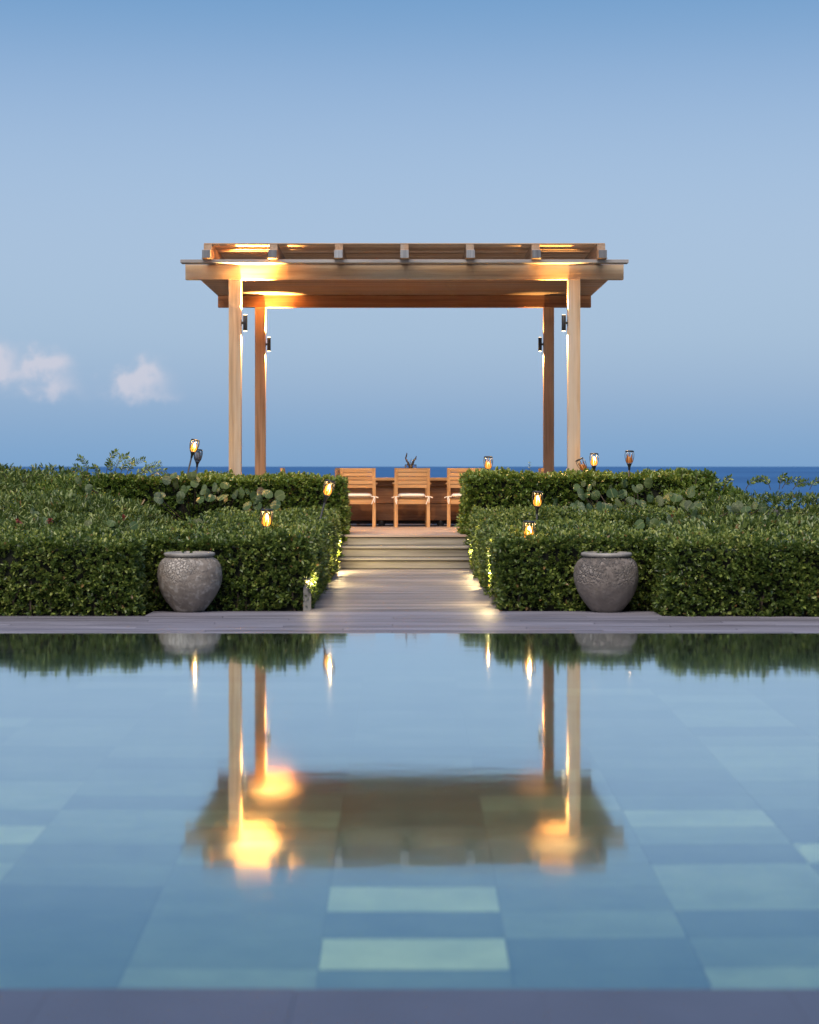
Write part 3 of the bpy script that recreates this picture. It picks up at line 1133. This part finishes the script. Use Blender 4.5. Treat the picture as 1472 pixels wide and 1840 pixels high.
def hedge(name, x0, x1, y0, y1, z0, ztop, faces, dens, label, m='hedge', L=.045, rr=.06, per=6, bulge=.0):
    """clipped hedge: rosettes over a rounded, slightly uneven box; ztop(y) its height"""
    P_, N_ = [], []
    f = ztop if callable(ztop) else (lambda y: np.full_like(y, ztop))
    zm = float(np.max(f(np.array([y0, y1]))))
    for face, k in faces.items():
        dn = dens * k
        if face == 'top':
            n = int((x1 - x0) * (y1 - y0) * dn * 1.35)
            p = np.stack([rng.uniform(x0, x1, n), rng.uniform(y0, y1, n), np.zeros(n)], 1)
            p[:, 2] = f(p[:, 1])
            nn = np.tile([0, 0, 1.0], (n, 1))
        elif face in ('front', 'back'):
            yv = y0 if face == 'front' else y1
            n = int((x1 - x0) * (zm - z0) * dn * 1.35)
            p = np.stack([rng.uniform(x0, x1, n), np.full(n, yv), rng.uniform(z0, zm, n)], 1)
            nn = np.tile([0, -1.0 if face == 'front' else 1.0, 0], (n, 1))
        else:
            xv = x0 if face == 'xmin' else x1
            n = int((y1 - y0) * (zm - z0) * dn * 1.35)
            p = np.stack([np.full(n, xv), rng.uniform(y0, y1, n), z0 + rng.uniform(0, 1, n) * (zm - z0)], 1)
            p[:, 2] = z0 + (p[:, 2] - z0) * (f(p[:, 1]) - z0) / (zm - z0)
            nn = np.tile([-1.0 if face == 'xmin' else 1.0, 0, 0], (n, 1))
        P_.append(p)
        N_.append(nn)
    P, Nn = np.concatenate(P_), np.concatenate(N_)
    # round the edges
    q = P.copy()
    zt = f(P[:, 1])
    q[:, 0] = np.clip(P[:, 0], x0 + rr, x1 - rr)
    q[:, 1] = np.clip(P[:, 1], y0 + rr, y1 - rr)
    q[:, 2] = np.minimum(P[:, 2], zt - rr)
    d = P - q
    nr = unit(d)
    P = q + nr * rr
    # gentle unevenness of the clipping
    wob = (.020 * np.sin(P[:, 0] * 5.1 + P[:, 2] * 6 + x0) + .018 * np.sin(P[:, 1] * 4.3 + P[:, 0] * 2.2) + .016 * np.sin(P[:, 0] * 11.7 + P[:, 1] * 9.1 + P[:, 2] * 8.0)
           + rng.normal(size=len(P)) * .014)
    clump = np.sin(P[:, 0] * 17 + P[:, 2] * 13 + np.sin(P[:, 1] * 15) * 2) * np.sin(P[:, 2] * 21 - P[:, 0] * 9 + P[:, 1] * 19)
    depth = -np.abs(rng.normal(size=len(P))) * .048 + .020 * clump
    P = P + nr * (wob + depth)[:, None]
    A = unit(nr * .75 + np.array([0, 0, .55]) + rng.normal(size=P.shape) * .42)
    V = rosettes(P, A, per, L, .30)
    lit_top = None
    # long top shoots; their lighter leaf colour also paints in the lit hedge top
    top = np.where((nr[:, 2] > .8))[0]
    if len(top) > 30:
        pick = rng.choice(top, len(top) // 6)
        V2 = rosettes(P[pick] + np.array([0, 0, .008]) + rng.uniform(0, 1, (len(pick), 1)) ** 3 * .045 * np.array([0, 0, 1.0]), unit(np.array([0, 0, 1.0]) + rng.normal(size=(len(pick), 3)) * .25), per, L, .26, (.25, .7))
        lit_top = V2
    root = empty(name, ((x0 + x1) / 2, (y0 + y1) / 2, z0), label, 'hedge')
    V = V - np.array(root.location)
    fo = link('foliage', leaf_mesh('foliage', V, M[m]), root)
    fo['kind'] = 'stuff'
    if lit_top is not None:
        link('lit_top_shoots', leaf_mesh('lit_top_shoots', lit_top - np.array(root.location), M['lit_top']), root)['kind'] = 'stuff'
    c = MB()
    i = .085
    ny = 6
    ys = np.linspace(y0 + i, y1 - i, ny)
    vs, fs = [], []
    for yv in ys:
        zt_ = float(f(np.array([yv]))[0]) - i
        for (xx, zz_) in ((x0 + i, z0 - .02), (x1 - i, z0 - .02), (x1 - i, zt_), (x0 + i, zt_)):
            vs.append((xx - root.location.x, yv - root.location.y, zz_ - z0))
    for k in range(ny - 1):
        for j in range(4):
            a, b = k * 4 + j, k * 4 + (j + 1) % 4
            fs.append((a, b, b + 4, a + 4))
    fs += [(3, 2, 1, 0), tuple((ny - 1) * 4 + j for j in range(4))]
    c.add(vs, fs).build('dark_shade_core', M['core'], root)  # solid dark block painted as inner shade, no modelled twigs
    # woody stems showing along the foot
    sm = MB()
    q = random.Random(int(abs(x0 * 100 + y0 * 10)))
    nst = int((x1 - x0) * 5)
    for k in range(nst):
        xx = x0 + .1 + (x1 - x0 - .2) * (k + q.random()) / nst
        sm.tube([(xx - root.location.x, y0 + .06 - root.location.y, -.04), (xx + q.uniform(-.03, .03) - root.location.x, y0 + .05 - root.location.y, .12),
                 (xx + q.uniform(-.08, .08) - root.location.x, y0 + .07 - root.location.y, .3)], [.012, .010, .006], 5)
    sm.build('stems', M['twig'], root)['kind'] = 'stuff'
    return root


low = lambda y: .655 + (y - 16.9) * .0105
hedge('hedge', -5.0, -2.38, 16.36, 18.7, 0, .655, {'front': 1.0, 'top': .5, 'xmax': .9}, 1000,
      'low clipped hedge block jutting forward next to the paler urn')
hedge('hedge', -2.42, -.87, 16.98, 24.25, 0, low, {'front': 1.0, 'top': .42, 'xmax': .6}, 1000,
      'long low clipped hedge along the boardwalk behind the paler urn')
hedge('hedge', 2.33, 5.0, 16.22, 18.7, 0, .66, {'front': 1.0, 'top': .5, 'xmin': .9}, 1000,
      'low clipped hedge block jutting forward next to the scaly urn')
hedge('hedge', .87, 2.40, 16.98, 20.7, 0, lambda y: .66 + (y - 16.9) * .008, {'front': 1.0, 'top': .45, 'xmin': .7}, 1000,
      'low clipped hedge along the boardwalk behind the scaly urn')
hedge('hedge', .87, 3.3, 21.2, 24.25, 0, .755, {'front': .9, 'top': .5, 'xmin': .7}, 760,
      'clipped hedge strip between the scaly urn\'s hedge and the high hedge')
hedge('hedge', -4.1, -.80, 24.32, 25.45, .2, lambda y: np.full_like(y, 1.165), {'front': .9, 'top': .6, 'xmax': .9}, 700,
      'high clipped hedge before the post with the brightest lamps', m='hedge2', L=.054)
hedge('hedge', .80, 4.15, 24.32, 25.45, .2, lambda y: np.full_like(y, 1.205), {'front': .9, 'top': .6, 'xmin': .9}, 700,
      'high clipped hedge with a drooping torch and a short glowing torch', m='hedge2', L=.054)


def spray_leaf(root, base, tip, n, m, sag=.25, ll=.065):
    """arching stem with paired leaflets"""
    b, t = Vector(base), Vector(tip)
    pts = []
    for k in range(9):
        f = k / 8
        p = b.lerp(t, f)
        p.z += (t.z - b.z) * sag * math.sin(f * math.pi)
        p.x += (t.x - b.x) * (-.15) * math.sin(f * math.pi)
        pts.append(p)
    MB().tube(pts, [.005 - .0035 * k / 8 for k in range(9)], 5).build('spray_stem', M['twig'], root)
    P, Dv = [], []
    for k in range(n):
        f = .25 + .75 * k / n
        i = min(int(f * 8), 7)
        p = pts[i].lerp(pts[i + 1], f * 8 - i)
        ax = (pts[i + 1] - pts[i]).normalized()
        for s in (-1, 1):
            sd = ax.cross(Vector((rng.normal() * .5, 1, rng.normal() * .5))).normalized() * s
            d = (sd * .8 + ax * .6).normalized()
            P.append(p)
            Dv.append(d)
    P, Dv = np.array(P), np.array(Dv)
    L = np.full(len(P), ll) * rng.uniform(.7, 1.15, len(P))
    o = link('spray_leaves', leaf_mesh('spray_leaves', leaf_arrays(P, Dv, L, L * .24), m), root)
    o['kind'] = 'stuff'


def shrub(cx, cy, z0, rx, ry, h, nros, label, m='shrub', L=.095, w=.15, sprays=(), name='shrub', per=6, red=0):
    root = empty(name, (cx, cy, z0), label, 'shrub', 'loose shrubs beside the clipped hedges')
    # several merging domes give an uneven outline
    P_, N_ = [], []
    nd = 7
    dom = [(0, 0, 1.0, 1.0)]
    for k in range(nd - 1):
        th = rng.uniform(0, 6.28)
        rr_ = rng.uniform(.35, .75)
        dom.append((math.cos(th) * rr_ * rx, math.sin(th) * rr_ * ry, rng.uniform(.35, .6), rng.uniform(.72, .98)))
    wt = np.array([d[2] ** 2 for d in dom])
    wt = wt / wt.sum()
    for (dx, dy, s, hs), q in zip(dom, wt):
        n = int(nros * 1.7 * q)
        u = rng.normal(size=(n, 3))
        u[:, 2] = np.abs(u[:, 2])
        u[:, 1] -= .35 * np.abs(u[:, 1])
        u = unit(u)
        rad = 1 - np.abs(rng.normal(size=n)) * .09
        p = np.stack([dx + u[:, 0] * rx * s * rad, dy + u[:, 1] * ry * s * rad, np.maximum(u[:, 2], 0) ** .5 * h * hs * rad], 1)
        P_.append(p)
        N_.append(u)
    P, Nn = np.concatenate(P_), np.concatenate(N_)
    A = unit(Nn * .6 + np.array([0, 0, .75]) + rng.normal(size=P.shape) * .45)
    V = rosettes(P, A, per, L, w, (.3, 1.0), jit=.35)
    fo = link('foliage', leaf_mesh('foliage', V, M[m]), root)
    fo['kind'] = 'stuff'
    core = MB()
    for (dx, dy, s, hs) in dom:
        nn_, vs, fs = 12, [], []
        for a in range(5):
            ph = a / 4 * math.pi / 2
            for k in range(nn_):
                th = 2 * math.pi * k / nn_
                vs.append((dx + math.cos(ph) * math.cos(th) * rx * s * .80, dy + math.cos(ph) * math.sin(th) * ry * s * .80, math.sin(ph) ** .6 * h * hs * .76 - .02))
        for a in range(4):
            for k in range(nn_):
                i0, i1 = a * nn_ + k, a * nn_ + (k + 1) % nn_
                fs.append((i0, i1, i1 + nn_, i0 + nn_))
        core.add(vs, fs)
    core.build('dark_shade_core', M['core'], root)  # solid dark domes standing in for shade behind the leaves
    for (bx, by, bz, tx, ty, tz) in sprays:
        spray_leaf(root, (bx - cx, by - cy, bz - z0), (tx - cx, ty - cy, tz - z0), 11, M['spray'])
    return root


def sp(px0, py0, px1, py1, D):
    a, b = at(px0, py0, D), at(px1, py1, D)
    return (a.x, a.y, a.z, b.x, b.y, b.z)


sprL = [sp(160, 862, 140, 822, 24.5), sp(190, 860, 213, 812, 24.5), sp(205, 858, 232, 818, 24.5), sp(178, 860, 168, 838, 24.2),
        sp(225, 860, 262, 826, 24.5), sp(250, 862, 292, 833, 24.3), sp(215, 858, 240, 828, 24.0), sp(240, 858, 284, 842, 24.0), sp(150, 862, 132, 838, 24.2),
        sp(200, 858, 196, 830, 24.4), sp(265, 862, 300, 846, 24.4)]
sprL2 = [sp(40, 872, 70, 852, 25), sp(60, 872, 82, 848, 25), sp(95, 870, 112, 850, 25), sp(10, 870, 8, 850, 25)]
shrub(-6.2, 19.9, 0, 2.3, 1.25, .80, 2600, 'spreading shrub behind the forward hedge block near the paler urn')
shrub(-3.7, 20.1, 0, 1.45, 1.1, .79, 2400, 'feathery low shrub with red flowers behind the paler urn\'s hedge', L=.075)
shrub(-7.0, 22.4, 0, 2.5, 1.5, 1.10, 2400, 'wide shrub halfway up the bank facing the paler urn\'s hedge')
shrub(-4.4, 22.5, 0, 1.7, 1.3, 1.0, 2300, 'rounded mid height shrub before the high hedge with the brightest lamp')
shrub(-6.4, 25.6, .2, 2.4, 1.5, 1.16, 2600, 'tall shrub against the sea beyond the feathery arching sprays', sprays=sprL2)
shrub(-4.3, 24.7, .1, 1.0, .8, 1.14, 1500, 'shrub topped with tall feathery arching sprays against the sea', sprays=sprL, m='hedge2', L=.075)
sprR = [sp(1275, 880, 1293, 866, 23), sp(1300, 882, 1314, 858, 23), sp(1340, 880, 1372, 860, 23), sp(1385, 880, 1361, 858, 23), sp(1405, 878, 1440, 860, 23),
        sp(1400, 880, 1412, 855, 23), sp(1425, 880, 1455, 866, 23), sp(1225, 865, 1228, 846, 23.8), sp(1250, 870, 1256, 852, 23.8), sp(1455, 880, 1480, 862, 23)]
shrub(3.9, 20.0, 0, 1.5, 1.1, .78, 2400, 'low shrub with broad leaves behind the scaly urn\'s hedge', L=.08, w=.22)
shrub(6.2, 19.8, 0, 2.2, 1.2, .80, 2400, 'spreading grassy shrub behind the hedge block by the scaly urn', L=.11, w=.11)
shrub(4.6, 22.6, 0, 1.5, 1.2, 1.0, 2000, 'rounded leafy shrub at the end of the high hedge with the drooping torch', m='hedge', L=.07)
shrub(6.8, 22.9, 0, 2.0, 1.2, 1.0, 2200, 'shrub with thin arching sprays before open sea', sprays=sprR)
shrub(3.95, 24.3, .1, .75, .6, 1.06, 900, 'small rounded shrub closing the high hedge end before open sea', m='hedge2', L=.065, w=.28)
shrub(8.2, 25.5, 0, 2.2, 1.4, 1.12, 1600, 'low shrub on the bank edge beyond the thin arching sprays')

# a bare sprig rising from the high hedge
sg = empty('sprig', at(951, 868, 24.8), 'thin wispy sprig rising from the high hedge before the sea', 'sprig')
spray_leaf(sg, (0, 0, -.1), (.01, 0, .30), 9, M['spray'], sag=.0, ll=.04)


# sea grape leaves
def grape_mesh(seed):
    q = random.Random(seed)
    n = 18
    vs, fs = [(0, 0, 0)], []
    for ring, r in ((0, .5), (1, 1.0)):
        for k in range(n):
            th = 2 * math.pi * k / n
            rr_ = r * (1 + .04 * math.sin(2 * th + seed) + q.uniform(-.015, .015))
            if ring and k == n * 3 // 4:
                rr_ *= .82
            x, y_ = rr_ * math.cos(th), rr_ * math.sin(th) * .93
            z = .10 * r * r * math.cos(2 * th + seed) - .16 * r * r + .08 * abs(x)
            vs.append((x, y_, z))
    for k in range(n):
        a, b = 1 + k, 1 + (k + 1) % n
        fs += [(0, a, b), (a, a + n, b + n, b)]
    me_ = MB().add(vs, fs).mesh('leaf', True)
    me_.materials.append(M['grape'])
    return me_


gm_ = [grape_mesh(s) for s in range(4)]


def sea_grape(label, spots, D0):
    c = at(sum(s[0] for s in spots) / len(spots), 900, D0)
    root = empty('sea_grape', (c.x, c.y + .4, 0.0), label, 'plant', 'sea grape plants in the hedges')
    sb = MB()
    more_ = [(px + rnd.uniform(-15, 15), py + rnd.uniform(-7, 9), D + rnd.uniform(.0, .08), r * rnd.uniform(.6, .85)) for (px, py, D, r) in spots if rnd.random() < .75]
    for k, (px, py, D, r) in enumerate([(a_, b_, c_, d_ * .9) for a_, b_, c_, d_ in spots] + more_):
        p = at(px, py, D)
        q = p - root.location
        o = link('leaf', gm_[k % 4], root, q)
        o.scale = (r, r, r)
        # face mostly outwards and up, each its own way
        nrm = Vector((rnd.uniform(-1.1, 1.1), -rnd.uniform(.35, 1.0), rnd.uniform(-.1, .85))).normalized()
        o.rotation_mode = 'QUATERNION'
        o.rotation_quaternion = nrm.to_track_quat('Z', 'Y') @ Matrix.Rotation(rnd.uniform(0, 6.28), 3, 'Z').to_quaternion()
        if k % 2 == 0:
            sb.tube([(q.x, q.y + .01, q.z), (q.x * .9, q.y + .12, q.z - .08), (q.x * .5, .05, max(.1, q.z - .45)), (0, 0, -.03)], [.005, .006, .010, .016], 5)
    sb.build('stems', M['twig'], root)['kind'] = 'stuff'
    return root


gl = [(318, 869, 24.05, .085), (345, 855, 24.2, .075), (335, 880, 24.0, .09), (300, 862, 24.2, .08), (312, 854, 24.2, .06), (365, 880, 24.1, .085),
      (385, 875, 24.1, .07), (360, 897, 24.0, .07), (378, 893, 24.0, .085), (400, 892, 24.1, .09), (422, 888, 24.1, .075), (433, 888, 24.1, .07),
      (286, 895, 22.0, .085), (458, 892, 24.0, .08), (466, 898, 23.9, .07), (481, 887, 24.0, .085), (503, 890, 24.0, .085), (495, 907, 23.9, .09),
      (462, 908, 23.9, .08), (444, 908, 23.9, .08), (350, 868, 24.2, .07), (325, 890, 23.8, .07), (404, 872, 24.2, .07), (355, 940, 20.2, .07), (362, 936, 20.4, .06),
      (142, 865, 23.9, .085), (160, 878, 23.6, .07), (68, 925, 20.8, .06), (82, 938, 19.6, .07), (200, 940, 19.5, .055), (240, 944, 19.4, .06), (160, 942, 19.4, .06)]
sea_grape('sea grape with big round leaves spilling over the high hedge by the leaning torch', gl, 24.0)
gr = [(1036, 875, 24.1, .06), (1037, 913, 23.2, .105), (1060, 912, 23.0, .08), (1083, 915, 22.8, .12), (1000, 905, 23.5, .075), (1046, 888, 24.0, .095), (1070, 890, 24.0, .08),
      (1100, 886, 24.0, .085), (1118, 888, 24.0, .07), (1133, 900, 23.6, .07), (1142, 878, 24.1, .075), (1113, 903, 23.6, .09), (1150, 905, 23.6, .08), (1166, 868, 24.2, .08),
      (1185, 900, 23.6, .08), (1168, 895, 23.8, .07), (1105, 920, 22.8, .07), (1215, 893, 23.4, .09), (1228, 905, 23.0, .075), (1240, 885, 23.6, .08), (1250, 910, 22.4, .09),
      (1175, 928, 21.5, .09), (1195, 930, 21.4, .08), (1205, 938, 20.8, .07), (1250, 930, 21.0, .1), (1175, 942, 20.4, .08), (1148, 943, 20.4, .085), (1100, 945, 20.4, .07),
      (1190, 945, 20.2, .06), (1085, 942, 20.6, .06), (1325, 910, 21.0, .08), (1340, 915, 20.8, .07), (1370, 912, 20.9, .06), (1020, 912, 23.3, .07), (1058, 876, 24.1, .06),
      (1125, 868, 24.2, .07), (1205, 915, 22.4, .07), (1160, 918, 22.6, .075)]
sea_grape('sea grape with big round leaves spilling over the high hedge before the drooping torch', gr, 23.6)

# red and pink blossoms
for i, (px, py, D, lab) in enumerate([(34, 936, 19.3, 'small red blossom beside a round leaf at the bank foot'), (91, 936, 19.3, 'larger red blossom among round leaves on the low shrub'),
                                      (224, 931, 19.6, 'dull red blossom deep in the feathery shrub'), (1019, 936, 20.3, 'dry red and purple leaf lying on the clipped hedge top'),
                                      (1207, 928, 21.3, 'rusty red blossom among round sea grape leaves')]):
    p = at(px, py, D)
    nb = 9
    Dv = unit(rng.normal(size=(nb, 3)) + np.array([0, -.6, .5]))
    L = np.full(nb, .042) * rng.uniform(.7, 1.2, nb)
    o = link('blossom', leaf_mesh('blossom', leaf_arrays(np.zeros((nb, 3)), Dv, L, L * .35), M['red']), None, p)
    tag(o, lab, 'flower')


# ------------------------------------------------------------------ torches
def torch(px, py, D, tilt, state, label, ground=0.0):
    """solar garden torch; (px,py) is the foot of its lamp head, tilt leans it in the picture plane"""
    p = at(px, py, D)
    tl = R(tilt)
    ax = Vector((math.sin(tl), 0, math.cos(tl)))
    length = (p.z - ground) / math.cos(tl) + .05
    base = p - ax * length
    root = empty('garden_torch', base, label, 'torch', 'torches stuck in the hedges')
    root.rotation_euler = (0, tl, 0)
    MB().tube([(0, 0, 0), (0, 0, .06), (0, 0, length - .04)], [.004, .012, .0115], 10).build('pole', M['black'], root, True)
    MB().lathe([(.0115, length - .085), (.014, length - .08), (.017, length - .045), (.030, length - .012), (.036, length + .002), (.0, length + .004)], 18).build('socket', M['black'], root, True)
    cage = []
    hp = [(.034, 0), (.050, .035), (.061, .085), (.063, .115), (.058, .150), (.054, .163)]
    for k in range(10):
        th = 2 * math.pi * k / 10 + .2
        b = MB().tube([(r * math.cos(th), r * math.sin(th), length + z) for r, z in hp], .0036, 5)
        b.build('cage_bar', M['black'], root)
    MB().lathe([(.050, length + .154), (.060, length + .158), (.058, length + .170), (.040, length + .176), (.0, length + .178)], 20).build('cap', M['black'], root, True)
    if state != 'off':
        mm = {'hot': 'flame_hot', 'mid': 'flame_mid', 'low': 'flame_low'}[state]
        k = 1.12 if state == 'hot' else .85
        fl = MB().lathe([(.0, length + .008), (.016 * k, length + .012), (.026 * k, length + .03), (.027 * k, length + .05), (.021 * k, length + .08), (.010 * k, length + .105 * k), (.0, length + .118 * k)], 16)
        fo = fl.build('flame', M[mm], root, True)
        for q in range(7):
            th = 2 * math.pi * q / 7 + .45
            hh = (.125, .10, .135, .11, .128, .095, .118)[q]
            c_, s_ = math.cos(th), math.sin(th)
            MB().tube([(c_ * .022, s_ * .022, length + .008), (c_ * .033, s_ * .033, length + .035), (c_ * .035, s_ * .035, length + .065), (c_ * .028, s_ * .028, length + hh)],
                      [.008, .013, .011, .002], 6).build('flame_tongue', M[mm + '_rim'], fo, True)
        pw = {'hot': 3.0, 'mid': 1.4, 'low': .4}[state]
        lamp('torch_light', 'POINT', (0, 0, length + .136), pw, WARM, root, size=.012)
    else:
        MB().lathe([(.0, length + .006), (.035, length + .010), (.042, length + .06), (.038, length + .13), (.0, length + .15)], 16).build('diffuser', M['dim'], root, True)
    return root


M['dim'] = plain('unlit_diffuser', (.14, .15, .18), .4, noise=.2)
torch(346.5, 812, 25.0, 13, 'hot', 'brightly lit black torch leaning next to an unlit torch over the high hedge', .2)
torch(355, 829, 26.2, 5, 'off', 'unlit black torch beside the leaning lit torch over the high hedge', .36)
torch(478.5, 946, 18.3, 3, 'hot', 'lit torch in the low hedge top behind the paler urn')
torch(587, 890, 20.6, 15, 'hot', 'lit torch leaning over the low hedge beside the steps')
torch(965.5, 910, 20.9, 2, 'hot', 'lit torch glowing against the dark face of the high hedge')
torch(949.5, 969, 17.35, 4, 'hot', 'lit torch sunk to its lamp in the low clipped hedge')
torch(877.5, 843, 24.9, 0, 'mid', 'glowing torch rising beside the armchair at the high hedge end', .2)
torch(1051, 845, 25.0, -27, 'low', 'drooping torch tilted at the foot of the front post', .2)
torch(1067.5, 837, 25.2, 1, 'hot', 'short brightly glowing torch next to the drooping torch', .2)
torch(1131, 833, 24.5, 1, 'low', 'dim glowing torch standing alone at the sea end of the high hedge', .2)

# ------------------------------------------------------------------ path lights in the hedge edges
for (x, y, s, z, pw, lab) in ((-.900, 17.005, -1, .25, 2.6, 'timber path light at the hedge corner next to the paler urn'),
                              (.865, 17.62, 1, .34, 12, 'timber path light half buried in the hedge by the scaly urn'),
                              (-.92, 20.6, -1, .34, 17, 'timber path light hidden midway along the paler urn\'s hedge'),
                              (.92, 20.95, 1, .34, 12, 'timber path light in the gap of the scaly urn\'s hedge'),
                              (-.90, 23.1, -1, .26, 26, 'timber path light beside the bottom step near the leaning torch'),
                              (.90, 23.1, 1, .26, 11, 'timber path light beside the bottom step under the high hedge')):
    root = empty('path_light', (x, y, -.02), lab, 'path light', 'path lights along the boardwalk')
    MB().box(-.035, .035, -.035, .035, 0, z, .004).build('post', M['step'], root)
    MB().box(-.038, .038, -.038, .038, z + .045, z + .06, .003).build('cap', M['step'], root)
    for (cx, cy) in ((-.03, -.03), (.03, -.03), (-.03, .03), (.03, .03)):
        MB().box(cx - .005, cx + .005, cy - .005, cy + .005, z, z + .046).build('corner_bar', M['step'], root)
    MB().box(-.018, .018, -.018, .018, z + .002, z + .04, .003).build('lens', M['pathlens'], root)
    lamp('path_lamp', 'POINT', (-s * .055, -.02, z + .024), pw * 1.9, (1, .72, .34), root, size=.02)
